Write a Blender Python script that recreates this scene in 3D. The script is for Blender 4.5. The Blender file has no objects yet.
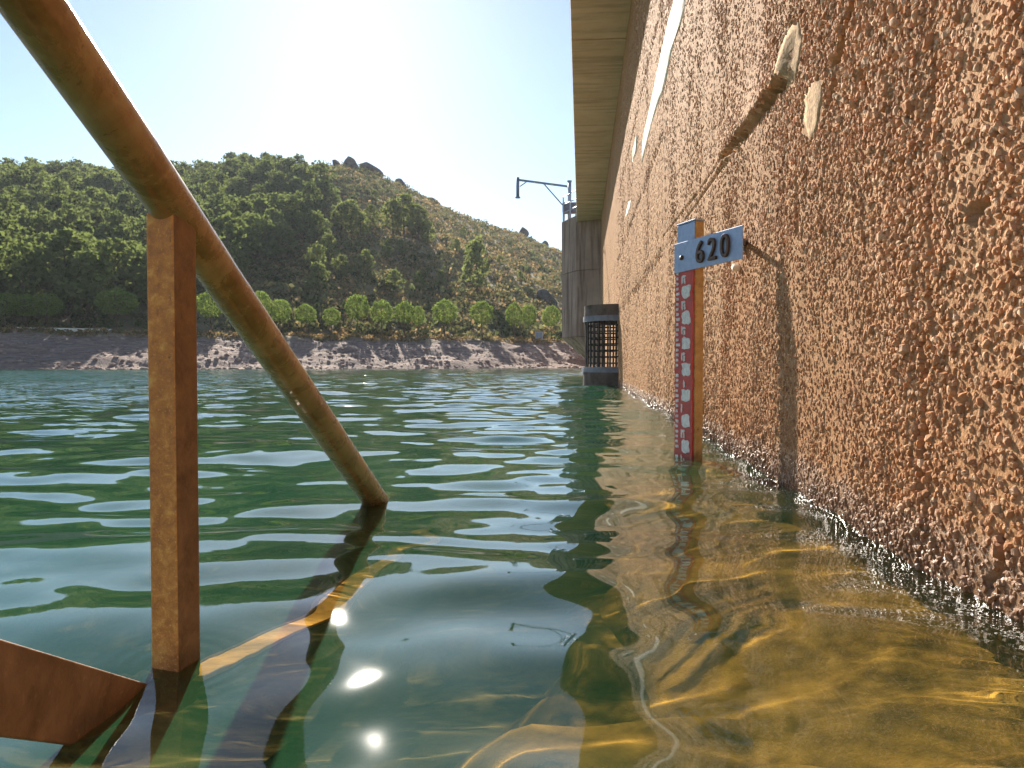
import bpy, math, numpy as np
from mathutils import Vector, Matrix

R = math.radians
rng = np.random.default_rng(11)
scene = bpy.context.scene
col = scene.collection

# ------------------------------------------------------------------ camera
F_PX, CAM_H = 760.0, 0.50
YAW, PITCH = math.atan(69 / F_PX), math.atan(20 / F_PX)
cam_data = bpy.data.cameras.new('camera')
cam_data.sensor_width = 36.0
cam_data.lens = F_PX / 1024 * 36.0
cam_data.clip_start, cam_data.clip_end = 0.02, 6000
cam = bpy.data.objects.new('camera', cam_data)
col.objects.link(cam)
cam.location = (0, 0, CAM_H)
cam.rotation_euler = (R(90) - PITCH, 0, YAW)
scene.camera = cam

# ------------------------------------------------------------------ sky, sun, exposure
SUN_EL, SUN_AZ = R(27.0), R(17.3)            # azimuth measured left of +Y (along the dam)
world = bpy.data.worlds.new('World')
scene.world = world
world.use_nodes = True
wn = world.node_tree.nodes
wn.clear()
sky = wn.new('ShaderNodeTexSky')
sky.sky_type = 'NISHITA'
sky.sun_disc = False
sky.sun_elevation = SUN_EL
sky.sun_rotation = -SUN_AZ
sky.altitude = 620
sky.air_density, sky.dust_density, sky.ozone_density = 1.1, 0.32, 2.4
bg = wn.new('ShaderNodeBackground')
bg.inputs['Strength'].default_value = 0.055
wo = wn.new('ShaderNodeOutputWorld')
world.node_tree.links.new(sky.outputs[0], bg.inputs[0])
world.node_tree.links.new(bg.outputs[0], wo.inputs[0])

sun_data = bpy.data.lights.new('sun', 'SUN')
sun_data.energy = 5.0
sun_data.angle = R(0.53)
sun_data.color = (1.0, 0.93, 0.82)
sun = bpy.data.objects.new('sun', sun_data)
col.objects.link(sun)
sun_dir = Vector((-math.sin(SUN_AZ) * math.cos(SUN_EL), math.cos(SUN_AZ) * math.cos(SUN_EL), math.sin(SUN_EL)))
sun.rotation_euler = (-sun_dir).to_track_quat('-Z', 'Y').to_euler()
sun_data.cycles.is_caustics_light = True

scene.view_settings.view_transform = 'Standard'
scene.view_settings.look = 'None'
scene.view_settings.exposure = 1.55
scene.view_settings.gamma = 1.0
scene.view_settings.use_curve_mapping = False
scene.render.engine = 'CYCLES'
cy = scene.cycles
cy.use_denoising = True
cy.max_bounces, cy.diffuse_bounces, cy.glossy_bounces = 8, 3, 4
cy.transmission_bounces, cy.transparent_max_bounces = 6, 8
cy.caustics_reflective = True
cy.caustics_refractive = True
cy.sample_clamp_indirect = 25.0
cy.blur_glossy = 0.6
cy.use_adaptive_sampling = True
cy.adaptive_threshold = 0.02


# ------------------------------------------------------------------ helpers
def ray(px, py):
    u, v = (px - 512) / F_PX, (384 - py) / F_PX
    c, s = math.cos(PITCH), math.sin(PITCH)
    d = Vector((u, c + v * s, -s + v * c))
    a, b = math.cos(YAW), math.sin(YAW)
    return Vector((d.x * a - d.y * b, d.x * b + d.y * a, d.z))


EYE = Vector((0, 0, CAM_H))


def on_z(px, py, z=0.0):
    d = ray(px, py)
    return EYE + d * ((z - CAM_H) / d.z)


def on_x(px, py, x):
    d = ray(px, py)
    return EYE + d * (x / d.x)


def on_y(px, py, y):
    d = ray(px, py)
    return EYE + d * (y / d.y)


def mesh_np(name, verts, faces, smooth=False):
    verts = np.asarray(verts, dtype=np.float32).reshape(-1, 3)
    faces = np.asarray(faces, dtype=np.int32)
    n, k = faces.shape
    me = bpy.data.meshes.new(name)
    me.vertices.add(len(verts))
    me.vertices.foreach_set('co', verts.ravel())
    me.loops.add(n * k)
    me.loops.foreach_set('vertex_index', faces.ravel())
    me.polygons.add(n)
    me.polygons.foreach_set('loop_start', np.arange(0, n * k, k, dtype=np.int32))
    me.polygons.foreach_set('loop_total', np.full(n, k, dtype=np.int32))
    me.polygons.foreach_set('use_smooth', np.full(n, smooth))
    me.update(calc_edges=True)
    return me


def colour_attr(me, cols):
    a = me.color_attributes.new('Col', 'FLOAT_COLOR', 'POINT')
    c = np.ones((len(cols), 4), dtype=np.float32)
    c[:, :3] = cols
    a.data.foreach_set('color', c.ravel())


def grid_faces(nu, nv):
    i = np.arange(nu - 1)[:, None] * nv + np.arange(nv - 1)[None, :]
    i = i.ravel()
    return np.stack([i, i + nv, i + nv + 1, i + 1], 1)


class MB:
    def __init__(self):
        self.v, self.f = [], []

    def add(self, vs, fs):
        o = len(self.v)
        self.v += [tuple(v) for v in vs]
        self.f += [tuple(i + o for i in f) for f in fs]
        return self

    def box(self, c, s, rot=None, taper=1.0):
        vs = []
        for dz in (-1, 1):
            t = taper if dz > 0 else 1
            for dx, dy in ((-1, -1), (1, -1), (1, 1), (-1, 1)):
                p = Vector((dx * s[0] / 2 * t, dy * s[1] / 2 * t, dz * s[2] / 2))
                if rot is not None:
                    p = rot @ p
                vs.append(p + Vector(c))
        return self.add(vs, [(3, 2, 1, 0), (4, 5, 6, 7), (0, 1, 5, 4), (1, 2, 6, 5), (2, 3, 7, 6), (3, 0, 4, 7)])

    def bar(self, a, b, w, h, up=(0, 0, 1)):
        a, b = Vector(a), Vector(b)
        y = (b - a).normalized()
        x = y.cross(Vector(up)).normalized()
        z = x.cross(y)
        rot = Matrix((x, y, z)).transposed()
        return self.box((a + b) / 2, (w, (b - a).length, h), rot)

    def tube(self, pts, radii, n=10, cap=True):
        pts = [Vector(p) for p in pts]
        if not hasattr(radii, '__len__'):
            radii = [radii] * len(pts)
        rings, ref = [], None
        for i, p in enumerate(pts):
            t = (pts[min(i + 1, len(pts) - 1)] - pts[max(i - 1, 0)]).normalized()
            if ref is None:
                ref = t.orthogonal().normalized()
            ref = (ref - t * ref.dot(t)).normalized()
            b = t.cross(ref)
            rings.append([p + (ref * math.cos(2 * math.pi * k / n) + b * math.sin(2 * math.pi * k / n)) * radii[i] for k in range(n)])
        vs = [v for r in rings for v in r]
        fs = []
        for i in range(len(rings) - 1):
            for k in range(n):
                fs.append((i * n + k, i * n + (k + 1) % n, (i + 1) * n + (k + 1) % n, (i + 1) * n + k))
        if cap:
            fs.append(tuple(range(n - 1, -1, -1)))
            fs.append(tuple((len(rings) - 1) * n + k for k in range(n)))
        return self.add(vs, fs)

    def prism(self, poly, z0, z1, scale_bottom=None):
        n = len(poly)
        bot = scale_bottom or poly
        vs = [(x, y, z0) for x, y in bot] + [(x, y, z1) for x, y in poly]
        fs = [(i, (i + 1) % n, n + (i + 1) % n, n + i) for i in range(n)]
        fs += [tuple(range(n - 1, -1, -1)), tuple(range(n, 2 * n))]
        return self.add(vs, fs)

    def mesh(self, name, smooth=False):
        me = bpy.data.meshes.new(name)
        me.from_pydata(self.v, [], self.f)
        if smooth:
            me.polygons.foreach_set('use_smooth', [True] * len(me.polygons))
        me.update()
        return me

    def build(self, name, m, parent=None, smooth=False, bevel=0.0):
        o = link(name, self.mesh(name, smooth), m, parent)
        if bevel:
            b = o.modifiers.new('bevel', 'BEVEL')
            b.width, b.segments, b.limit_method = bevel, 2, 'ANGLE'
        return o


def link(name, me, m=None, parent=None):
    o = bpy.data.objects.new(name, me)
    col.objects.link(o)
    if m is not None and me is not None:
        if len(me.materials) == 0:
            me.materials.append(m)
    if parent is not None:
        o.parent = parent
        o.matrix_parent_inverse = parent.matrix_basis.inverted()
    return o


def tag(o, label=None, cat=None, group=None, kind=None):
    if label:
        o['label'] = label
    if cat:
        o['category'] = cat
    if group:
        o['group'] = group
    if kind:
        o['kind'] = kind
    return o


def thing(name, label, cat, loc=(0, 0, 0), group=None):
    o = bpy.data.objects.new(name, None)
    col.objects.link(o)
    o.location = loc
    o.empty_display_size = 0.2
    return tag(o, label, cat, group)


_perm = rng.random((256, 256))


def vnoise(x, y):
    xi, yi = np.floor(x).astype(int), np.floor(y).astype(int)
    fx, fy = x - xi, y - yi
    fx, fy = fx * fx * (3 - 2 * fx), fy * fy * (3 - 2 * fy)
    a = _perm[xi & 255, yi & 255]
    b = _perm[(xi + 1) & 255, yi & 255]
    c = _perm[xi & 255, (yi + 1) & 255]
    d = _perm[(xi + 1) & 255, (yi + 1) & 255]
    return (a * (1 - fx) + b * fx) * (1 - fy) + (c * (1 - fx) + d * fx) * fy - 0.5


def fbm(x, y, oct=4):
    s, a = 0, 1.0
    for k in range(oct):
        s = s + a * vnoise(x * 2 ** k + 17.3 * k, y * 2 ** k + 5.1 * k)
        a *= 0.5
    return s


# ------------------------------------------------------------------ materials
class NT:
    """tiny node helper"""
    def __init__(self, name):
        self.m = bpy.data.materials.new(name)
        self.m.use_nodes = True
        self.t = self.m.node_tree
        self.t.nodes.clear()
        self.out = self.n('ShaderNodeOutputMaterial')

    def n(self, typ, **kw):
        nd = self.t.nodes.new(typ)
        for k, v in kw.items():
            if k.startswith('i_'):
                nd.inputs[k[2:].replace('_', ' ')].default_value = v
            else:
                setattr(nd, k, v)
        return nd

    def l(self, a, b):
        self.t.links.new(a, b)

    def noise(self, scale, detail=4, rough=0.55, vec=None, dist=0.0):
        nd = self.n('ShaderNodeTexNoise')
        nd.inputs['Scale'].default_value = scale
        nd.inputs['Detail'].default_value = detail
        nd.inputs['Roughness'].default_value = rough
        nd.inputs['Distortion'].default_value = dist
        if vec is not None:
            self.l(vec, nd.inputs['Vector'])
        return nd.outputs['Fac']

    def pos(self, scale=(1, 1, 1), obj=False):
        if obj:
            src = self.n('ShaderNodeTexCoord').outputs['Object']
        else:
            src = self.n('ShaderNodeNewGeometry').outputs['Position']
        mp = self.n('ShaderNodeMapping')
        mp.inputs['Scale'].default_value = scale
        self.l(src, mp.inputs['Vector'])
        return mp.outputs['Vector']

    def ramp(self, fac, stops):
        nd = self.n('ShaderNodeValToRGB')
        e = nd.color_ramp.elements
        while len(e) < len(stops):
            e.new(0.5)
        for i, (p, c) in enumerate(stops):
            e[i].position = p
            e[i].color = (c[0], c[1], c[2], 1) if hasattr(c, '__len__') else (c, c, c, 1)
        self.l(fac, nd.inputs[0])
        return nd.outputs[0]

    def mix(self, fac, a, b, mode='MIX'):
        nd = self.n('ShaderNodeMix', data_type='RGBA', blend_type=mode)
        for s, v in ((nd.inputs[0], fac), (nd.inputs[6], a), (nd.inputs[7], b)):
            if hasattr(v, 'links'):
                self.l(v, s)
            elif hasattr(v, '__len__'):
                s.default_value = (v[0], v[1], v[2], 1)
            elif s is nd.inputs[0] or s == nd.inputs[0]:
                s.default_value = v
            else:
                s.default_value = (v, v, v, 1)
        return nd.outputs[2]

    def math(self, op, a, b=None, clamp=False):
        nd = self.n('ShaderNodeMath', operation=op, use_clamp=clamp)
        for s, v in ((nd.inputs[0], a), (nd.inputs[1], b)):
            if v is None:
                continue
            if hasattr(v, 'links'):
                self.l(v, s)
            else:
                s.default_value = v
        return nd.outputs[0]

    def bump(self, h, strength=0.5, dist=0.01):
        nd = self.n('ShaderNodeBump')
        nd.inputs['Strength'].default_value = strength
        nd.inputs['Distance'].default_value = dist
        self.l(h, nd.inputs['Height'])
        return nd.outputs[0]

    def finish(self, colr, rough=0.8, metal=0.0, normal=None, spec=0.4):
        b = self.n('ShaderNodeBsdfPrincipled')
        for s, v in ((b.inputs['Base Color'], colr), (b.inputs['Roughness'], rough), (b.inputs['Metallic'], metal), (b.inputs['Specular IOR Level'], spec)):
            if hasattr(v, 'links'):
                self.l(v, s)
            elif hasattr(v, '__len__'):
                s.default_value = (v[0], v[1], v[2], 1)
            else:
                s.default_value = v
        if normal is not None:
            self.l(normal, b.inputs['Normal'])
        self.l(b.outputs[0], self.out.inputs[0])
        self.bsdf = b
        return self.m


def sepz(t):
    s = t.n('ShaderNodeSeparateXYZ')
    t.l(t.n('ShaderNodeNewGeometry').outputs['Position'], s.inputs[0])
    return s.outputs


def wet_factor(t, lo=0.02, hi=0.16):
    """1 at and under the waterline, 0 above the splash zone (ragged)"""
    z = sepz(t)[2]
    zz = t.math('ADD', z, t.math('MULTIPLY', t.math('SUBTRACT', t.noise(9, 3, vec=t.pos()), 0.5), 0.16))
    mr = t.n('ShaderNodeMapRange')
    mr.inputs['From Min'].default_value = hi
    mr.inputs['From Max'].default_value = lo
    t.l(zz, mr.inputs['Value'])
    return mr.outputs[0]


def mat_wall(name, pebble=False, far=False):
    t = NT(name)
    p = t.pos()
    big = t.noise(0.9, 4, 0.6, p)
    streak = t.noise(3.0, 4, 0.6, t.pos((1, 1.6, 0.22)))
    base = t.ramp(t.noise(28, 5, 0.65, p), [(0.25, (0.22, 0.11, 0.05)), (0.5, (0.37, 0.205, 0.10)), (0.75, (0.49, 0.31, 0.18))])
    if pebble:
        at = t.n('ShaderNodeAttribute', attribute_name='Col')
        base = t.mix(0.22, at.outputs['Color'], base)
    base = t.mix(t.ramp(big, [(0.35, 0.0), (0.7, 0.45)]), base, (0.50, 0.30, 0.175))
    base = t.mix(t.ramp(streak, [(0.5, 0.0), (0.72, 0.5)]), base, (0.36, 0.20, 0.12), 'MIX')
    # rusty iron staining low on the wall
    z = sepz(t)[2]
    mr = t.n('ShaderNodeMapRange')
    mr.inputs['From Min'].default_value, mr.inputs['From Max'].default_value = 1.3, 0.1
    t.l(z, mr.inputs['Value'])
    base = t.mix(t.math('MULTIPLY', mr.outputs[0], 0.38), base, (0.27, 0.125, 0.045))
    w = wet_factor(t)
    base = t.mix(t.math('MULTIPLY', w, 0.55), base, (0.07, 0.038, 0.018))
    rough = t.mix(w, 0.82, 0.28)
    h = t.noise(90, 4, 0.6, p)
    if far:
        vo = t.n('ShaderNodeTexVoronoi', i_Scale=30.0)
        t.l(p, vo.inputs['Vector'])
        h2 = t.math('ADD', t.math('MULTIPLY', vo.outputs['Distance'], -1.0), t.math('MULTIPLY', h, 0.4))
        nrm = t.bump(h2, 0.9, 0.02)
    else:
        nrm = t.bump(h, 0.8, 0.006)
    return t.finish(base, rough, 0.0, nrm, t.math('ADD', t.math('MULTIPLY', w, 0.4), 0.02))


def mat_concrete(name, c0, c1, scale=1.5, boards=False, rough=0.85):
    t = NT(name)
    p = t.pos()
    f = t.noise(scale, 6, 0.62, p)
    base = t.ramp(f, [(0.28, c0), (0.72, c1)])
    st = t.noise(1.0, 4, 0.6, t.pos((0.5, 4.0, 0.5))) if boards else t.noise(2.0, 4, 0.6, t.pos((2.0, 2.0, 0.15)))
    base = t.mix(t.ramp(st, [(0.48, 0.0), (0.64, 0.42 if boards else 0.75)]), base, (c0[0] * 0.45, c0[1] * 0.42, c0[2] * 0.42))
    nrm = t.bump(t.noise(scale * 14, 4, 0.6, p), 0.4, 0.02)
    return t.finish(base, rough, 0, nrm, 0.1)


def mat_rust(name, c_dark, c_mid, c_lite, scale=30, metal=0.0, rough=0.6, speck=0.55, pits=0.75):
    t = NT(name)
    p = t.pos()
    f = t.noise(scale, 6, 0.7, p, 0.4)
    base = t.ramp(f, [(0.30, c_dark), (0.52, c_mid), (0.74, c_lite)])
    big = t.noise(5, 4, 0.6, t.pos((1, 1, 0.4)))
    base = t.mix(t.ramp(big, [(0.42, 0.0), (0.68, 0.55)]), base, c_dark)
    w = wet_factor(t, 0.0, 0.05)
    base = t.mix(t.math('MULTIPLY', w, 0.6), base, (c_dark[0] * 0.4, c_dark[1] * 0.4, c_dark[2] * 0.4))
    rg = t.mix(t.ramp(f, [(0.35, 0.0), (0.65, 1.0)]), rough - 0.15, rough + 0.15)
    pit = t.ramp(t.noise(scale * 1.7, 3, 0.6, t.pos((1, 1, 0.35))), [(0.26, 1.0), (0.33, 0.0)])
    base = t.mix(t.math('MULTIPLY', pit, pits), base, (0.05, 0.025, 0.012))
    fleck = t.ramp(t.noise(scale * 5, 3, 0.6, p), [(0.60, 0.0), (0.70, 1.0)])
    base = t.mix(t.math('MULTIPLY', fleck, speck), base, c_lite)
    hh = t.math('SUBTRACT', t.math('ADD', t.noise(scale * 4, 4, 0.6, p), t.math('MULTIPLY', f, 0.8)), t.math('MULTIPLY', pit, 0.8))
    nrm = t.bump(hh, 0.55, 0.003)
    return t.finish(base, rg, metal, nrm, 0.45)


def mat_plain(name, c, rough=0.6, metal=0.0, var=0.25, scale=20):
    t = NT(name)
    f = t.noise(scale, 5, 0.6, t.pos())
    base = t.ramp(f, [(0.3, tuple(x * (1 - var) for x in c)), (0.7, tuple(min(1, x * (1 + var)) for x in c))])
    return t.finish(base, rough, metal, t.bump(f, 0.15 if rough < 0.85 else 0.6, 0.004), 0.4 if rough < 0.85 else 0.05)


def mat_foliage(name, c0, c1, trans=0.35):
    t = NT(name)
    g = t.n('ShaderNodeNewGeometry')
    oi = t.n('ShaderNodeObjectInfo')
    f = t.math('ADD', t.math('MULTIPLY', g.outputs['Random Per Island'], 0.65), t.math('MULTIPLY', oi.outputs['Random'], 0.45))
    c = t.ramp(f, [(0.1, c0), (0.95, c1)])
    d = t.n('ShaderNodeBsdfDiffuse')
    tr = t.n('ShaderNodeBsdfTranslucent')
    t.l(c, d.inputs[0])
    t.l(t.mix(0.5, c, (c1[0] * 1.5, c1[1] * 1.6, c1[2])), tr.inputs[0])
    mx = t.n('ShaderNodeMixShader')
    mx.inputs[0].default_value = trans
    t.l(d.outputs[0], mx.inputs[1])
    t.l(tr.outputs[0], mx.inputs[2])
    t.l(mx.outputs[0], t.out.inputs[0])
    return t.m


def mat_attr(name, trans=0.2):
    t = NT(name)
    at = t.n('ShaderNodeAttribute', attribute_name='Col')
    d = t.n('ShaderNodeBsdfDiffuse')
    tr = t.n('ShaderNodeBsdfTranslucent')
    t.l(at.outputs[0], d.inputs[0])
    t.l(at.outputs[0], tr.inputs[0])
    mx = t.n('ShaderNodeMixShader')
    mx.inputs[0].default_value = trans
    t.l(d.outputs[0], mx.inputs[1])
    t.l(tr.outputs[0], mx.inputs[2])
    t.l(mx.outputs[0], t.out.inputs[0])
    return t.m


def mat_water():
    t = NT('water')
    dp = t.n('ShaderNodeVectorMath', operation='DOT_PRODUCT')
    t.l(t.n('ShaderNodeNewGeometry').outputs['Incoming'], dp.inputs[0])
    c = t.math('ABSOLUTE', dp.outputs['Value'])
    fac = t.math('ADD', t.math('MULTIPLY', t.math('POWER', t.math('SUBTRACT', 1.0, c, True), 5.0), 0.98), 0.02)
    gl = t.n('ShaderNodeBsdfGlossy', distribution='GGX')
    gl.inputs['Roughness'].default_value = 0.03
    gl.inputs['Color'].default_value = (1, 1, 1, 1)
    at = t.n('ShaderNodeAttribute', attribute_name='Col')
    h = t.math('ADD', t.math('MULTIPLY', t.noise(2.6, 3, 0.6, t.pos((0.7, 1.0, 1.0))), 1.0), t.math('MULTIPLY', t.noise(7.0, 2, 0.5, t.pos((0.7, 1.0, 1.0))), 0.30))
    gust = t.ramp(t.noise(0.55, 2, 0.5, t.pos((1.6, 0.35, 1.0))), [(0.35, 0.45), (0.62, 1.0)])
    bp = t.n('ShaderNodeBump')
    bp.inputs['Distance'].default_value = 0.20
    t.l(h, bp.inputs['Height'])
    sep = t.n('ShaderNodeSeparateColor')
    t.l(at.outputs['Color'], sep.inputs[0])
    t.l(t.math('MULTIPLY', sep.outputs[0], gust), bp.inputs['Strength'])
    t.l(bp.outputs[0], gl.inputs['Normal'])
    t.l(bp.outputs[0], dp.inputs[1])
    rf = t.n('ShaderNodeBsdfRefraction')
    rf.inputs['IOR'].default_value = 1.333
    rf.inputs['Roughness'].default_value = 0.0
    rf.inputs['Color'].default_value = (0.92, 0.88, 0.66, 1)
    df = t.n('ShaderNodeBsdfDiffuse')
    df.inputs['Color'].default_value = (0.024, 0.135, 0.060, 1)
    body = t.n('ShaderNodeMixShader')
    t.l(sep.outputs[1], body.inputs[0])
    t.l(rf.outputs[0], body.inputs[1])
    t.l(df.outputs[0], body.inputs[2])
    mx = t.n('ShaderNodeMixShader')
    t.l(fac, mx.inputs[0])
    t.l(body.outputs[0], mx.inputs[1])
    t.l(gl.outputs[0], mx.inputs[2])
    t.l(mx.outputs[0], t.out.inputs[0])
    return t.m


M = dict(
    wall=mat_wall('wall_mortar'),
    pebble=mat_wall('wall_pebble', pebble=True),
    wallfar=mat_wall('wall_far', far=True),
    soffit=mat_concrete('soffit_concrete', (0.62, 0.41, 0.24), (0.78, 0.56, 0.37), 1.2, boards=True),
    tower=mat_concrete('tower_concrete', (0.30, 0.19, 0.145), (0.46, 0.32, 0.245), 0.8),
    lime=mat_plain('lime', (0.78, 0.70, 0.58), 0.9, 0, 0.12, 12),
    mortar=mat_plain('mortar_patch', (0.42, 0.275, 0.155), 0.95, 0, 0.5, 60),
    steps=mat_concrete('submerged_concrete', (0.10, 0.05, 0.012), (0.38, 0.235, 0.065), 11),
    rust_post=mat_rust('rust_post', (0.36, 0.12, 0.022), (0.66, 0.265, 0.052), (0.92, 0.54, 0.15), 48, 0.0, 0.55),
    flange=mat_plain('flange_rust', (0.72, 0.40, 0.11), 0.8, 0, 0.3, 25),
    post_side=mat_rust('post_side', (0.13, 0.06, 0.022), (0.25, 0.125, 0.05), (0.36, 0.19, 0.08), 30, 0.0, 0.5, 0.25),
    rail=mat_rust('rail_paint', (0.24, 0.13, 0.05), (0.42, 0.27, 0.12), (0.56, 0.42, 0.22), 9, 0.35, 0.30, 0.2, 0.15),
    stringer=mat_rust('stringer_rust', (0.15, 0.065, 0.022), (0.27, 0.125, 0.045), (0.37, 0.19, 0.075), 12, 0.0, 0.5),
    sky_tint_alu=mat_plain('sky_tinted_aluminium', (0.30, 0.37, 0.50), 0.45, 0.35, 0.14, 30),  # plain metal; the blue of the reflected sky is put into its base colour
    staff_yellow=mat_rust('staff_timber', (0.28, 0.15, 0.05), (0.50, 0.31, 0.11), (0.62, 0.42, 0.18), 22, 0, 0.6),
    red=mat_rust('red_paint', (0.30, 0.03, 0.02), (0.52, 0.05, 0.035), (0.60, 0.10, 0.07), 40, 0, 0.55),
    white=mat_plain('white_paint', (0.66, 0.62, 0.56), 0.6, 0, 0.25, 60),
    digit=mat_plain('digit_bronze', (0.10, 0.06, 0.04), 0.5, 0.4, 0.3, 60),
    dark=mat_plain('dark_steel', (0.055, 0.045, 0.04), 0.7, 0.2, 0.4, 10),
    rackc=mat_plain('rack_concrete', (0.13, 0.10, 0.085), 0.9, 0, 0.4, 5),
    band=mat_plain('rack_band', (0.20, 0.20, 0.23), 0.6, 0.2, 0.25, 6),
    crane=mat_plain('crane_grey', (0.22, 0.26, 0.32), 0.55, 0.3, 0.2, 4),
    galv=mat_plain('galvanised', (0.45, 0.48, 0.54), 0.5, 0.4, 0.15, 4),
    bark=mat_plain('bark', (0.10, 0.07, 0.05), 0.9, 0, 0.35, 6),
    rock=mat_plain('rock', (0.075, 0.07, 0.07), 0.95, 0, 0.5, 0.8),
    bankstone=mat_plain('bank_stone', (0.29, 0.21, 0.17), 0.95, 0, 0.4, 2.0),
    pine=mat_foliage('pine_foliage', (0.045, 0.062, 0.026), (0.15, 0.175, 0.062), 0.42),
    pine2=mat_foliage('dry_pine_foliage', (0.06, 0.08, 0.03), (0.19, 0.21, 0.075), 0.42),
    stone=mat_foliage('stone_pine_foliage', (0.065, 0.095, 0.022), (0.20, 0.255, 0.065), 0.42),
    scrub=mat_attr('scrub_foliage', 0.4),
    thread=mat_plain('thread', (0.75, 0.72, 0.68), 0.4, 0, 0.05, 50),
    water=mat_water(),
)

WX = 0.84                                           # dam face plane x = WX

# ------------------------------------------------------------------ terrain
CA, SA = math.cos(YAW), math.sin(YAW)
SK_PX = np.array([-400, -150, 0, 60, 100, 150, 232, 262, 300, 345, 372, 400, 430, 470, 500, 520, 545, 562, 620, 700, 1100])
SK_H = np.array([200, 206, 206, 204, 203, 203, 204, 202, 201, 199, 194, 181, 168, 148, 138, 132, 120, 113, 95, 80, 40])
RIDGE_S, SHORE = 200.0, 90.0


def cam_xy(x, y):
    return x * CA + y * SA, -x * SA + y * CA


def world_xy(xc, yc):
    return xc * CA - yc * SA, xc * SA + yc * CA


def shore_s(x, y):
    xc, yc = cam_xy(x, y)
    return (yc - 0.6 * xc - SHORE) / math.sqrt(1.36)


def px_of(x, y):
    xc, yc = cam_xy(x, y)
    return 512 + F_PX * xc / np.maximum(yc, 5)


def terrain_z(x, y):
    x, y = np.asarray(x, float), np.asarray(y, float)
    xc, yc = cam_xy(x, y)
    s = (yc - 0.6 * xc - SHORE) / math.sqrt(1.36)
    px = px_of(x, y)
    k = (px - 512) / F_PX
    yr = (SHORE + RIDGE_S * math.sqrt(1.36)) / np.maximum(1 - 0.6 * k, 0.3)
    zr = np.interp(px, SK_PX, SK_H) / F_PX * yr + 0.5
    zr = zr - np.interp(px, [200, 320], [9.5, 1.6])
    bank = np.where(s < 15, s / 15 * 3.9, 3.9)
    bank = np.where(s < 0, s * 0.55, bank)
    u = np.clip((s - 20) / (RIDGE_S - 20), 0, 1)
    hill = 3.9 + (zr - 3.9) * (0.90 * u + 0.10 * np.sin(u * np.pi / 2) ** 2)
    z = np.where(s < 20, bank, hill)
    z = np.where(s > RIDGE_S, zr - (s - RIDGE_S) * 0.22, z)
    amp = np.clip((s - 20) / 25, 0, 1) * np.clip((RIDGE_S + 40 - s) / 50, 0.25, 1)
    z = z + amp * (fbm(x / 38, y / 38, 3) * 2.4 + fbm(x / 7, y / 7, 2) * 0.5)
    z = z + np.clip(s / 2, 0, 1) * np.clip((15.5 - s) / 2, 0, 1) * fbm(x / 3.1, y / 3.1, 3) * 0.75
    return np.maximum(z, -7)


xc = np.concatenate([np.linspace(-330, -120, 60), np.linspace(-118, 45, 260), np.linspace(48, 150, 20)])
sv = np.concatenate([np.linspace(-22, -2, 8), np.linspace(-1.5, 21, 80), np.linspace(21.7, 240, 190), np.linspace(248, 460, 12)])
XC, SV = np.meshgrid(xc, sv, indexing='ij')
YC = SV * math.sqrt(1.36) + 0.6 * XC + SHORE
TX, TY = world_xy(XC, YC)
TZ = terrain_z(TX, TY)


def mat_ground():
    t = NT('hill_ground')
    p = t.pos()
    f = t.noise(0.25, 6, 0.65, p)
    c = t.ramp(f, [(0.3, (0.13, 0.11, 0.05)), (0.5, (0.22, 0.165, 0.08)), (0.7, (0.30, 0.22, 0.12))])
    z = sepz(t)[2]
    zz = t.math('ADD', z, t.math('MULTIPLY', t.noise(0.5, 4, 0.6, p), 1.6))
    mr = t.n('ShaderNodeMapRange')
    mr.inputs['From Min'].default_value, mr.inputs['From Max'].default_value = 4.7, 3.9
    t.l(zz, mr.inputs['Value'])
    strata = t.noise(2.2, 5, 0.65, t.pos((0.35, 0.35, 2.5)))
    bank = t.ramp(strata, [(0.3, (0.16, 0.105, 0.085)), (0.52, (0.27, 0.185, 0.145)), (0.72, (0.40, 0.30, 0.235))])
    c = t.mix(mr.outputs[0], c, bank)
    return t.finish(c, 0.95, 0, t.bump(t.noise(1.8, 6, 0.7, p), 0.8, 0.5), 0.2)


terrain = link('hill', mesh_np('hill', np.stack([TX, TY, TZ], -1), grid_faces(*TX.shape)[:, ::-1], True), mat_ground())
tag(terrain, kind='structure')

# the track along the top of the far bank
tx = np.linspace(-100, 40, 160)
tv = []
for s_ in (15.6, 17.6):
    yc_ = s_ * math.sqrt(1.36) + 0.6 * tx + SHORE
    wx, wy = world_xy(tx, yc_)
    tv.append(np.stack([wx, wy, terrain_z(wx, wy) + 0.06], -1))
tag(link('track', mesh_np('track', np.stack(tv, 1), grid_faces(160, 2), True), mat_plain('track_dirt', (0.30, 0.22, 0.17), 0.95, 0, 0.3, 0.8)), kind='structure')

bed = MB().add([(-150, -3, -6.5), (0.9, -3, -6.5), (0.9, 130, -6.5), (-150, 130, -6.5)], [(0, 1, 2, 3)]).build('lake_bed', mat_plain('silt', (0.05, 0.06, 0.02), 0.95, 0, 0.3, 0.5))
tag(bed, kind='structure')

# ------------------------------------------------------------------ dam
dam = thing('dam', 'tall concrete dam face of exposed pinkish pebbles rising from the water', 'dam', (WX, 20, 0))

# key spots of the face read off the photograph
JOINT_Z = on_x(790, 75, WX).z                       # lift joint
P_J0, P_J1 = on_x(796, 70, WX), on_x(712, 175, WX)


def seg_dist(y, z, a, b):
    ay, az, by, bz = a.y, a.z, b.y, b.z
    t = np.clip(((y - ay) * (by - ay) + (z - az) * (bz - az)) / ((by - ay) ** 2 + (bz - az) ** 2), 0, 1)
    return np.hypot(y - ay - t * (by - ay), z - az - t * (bz - az)), t


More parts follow.
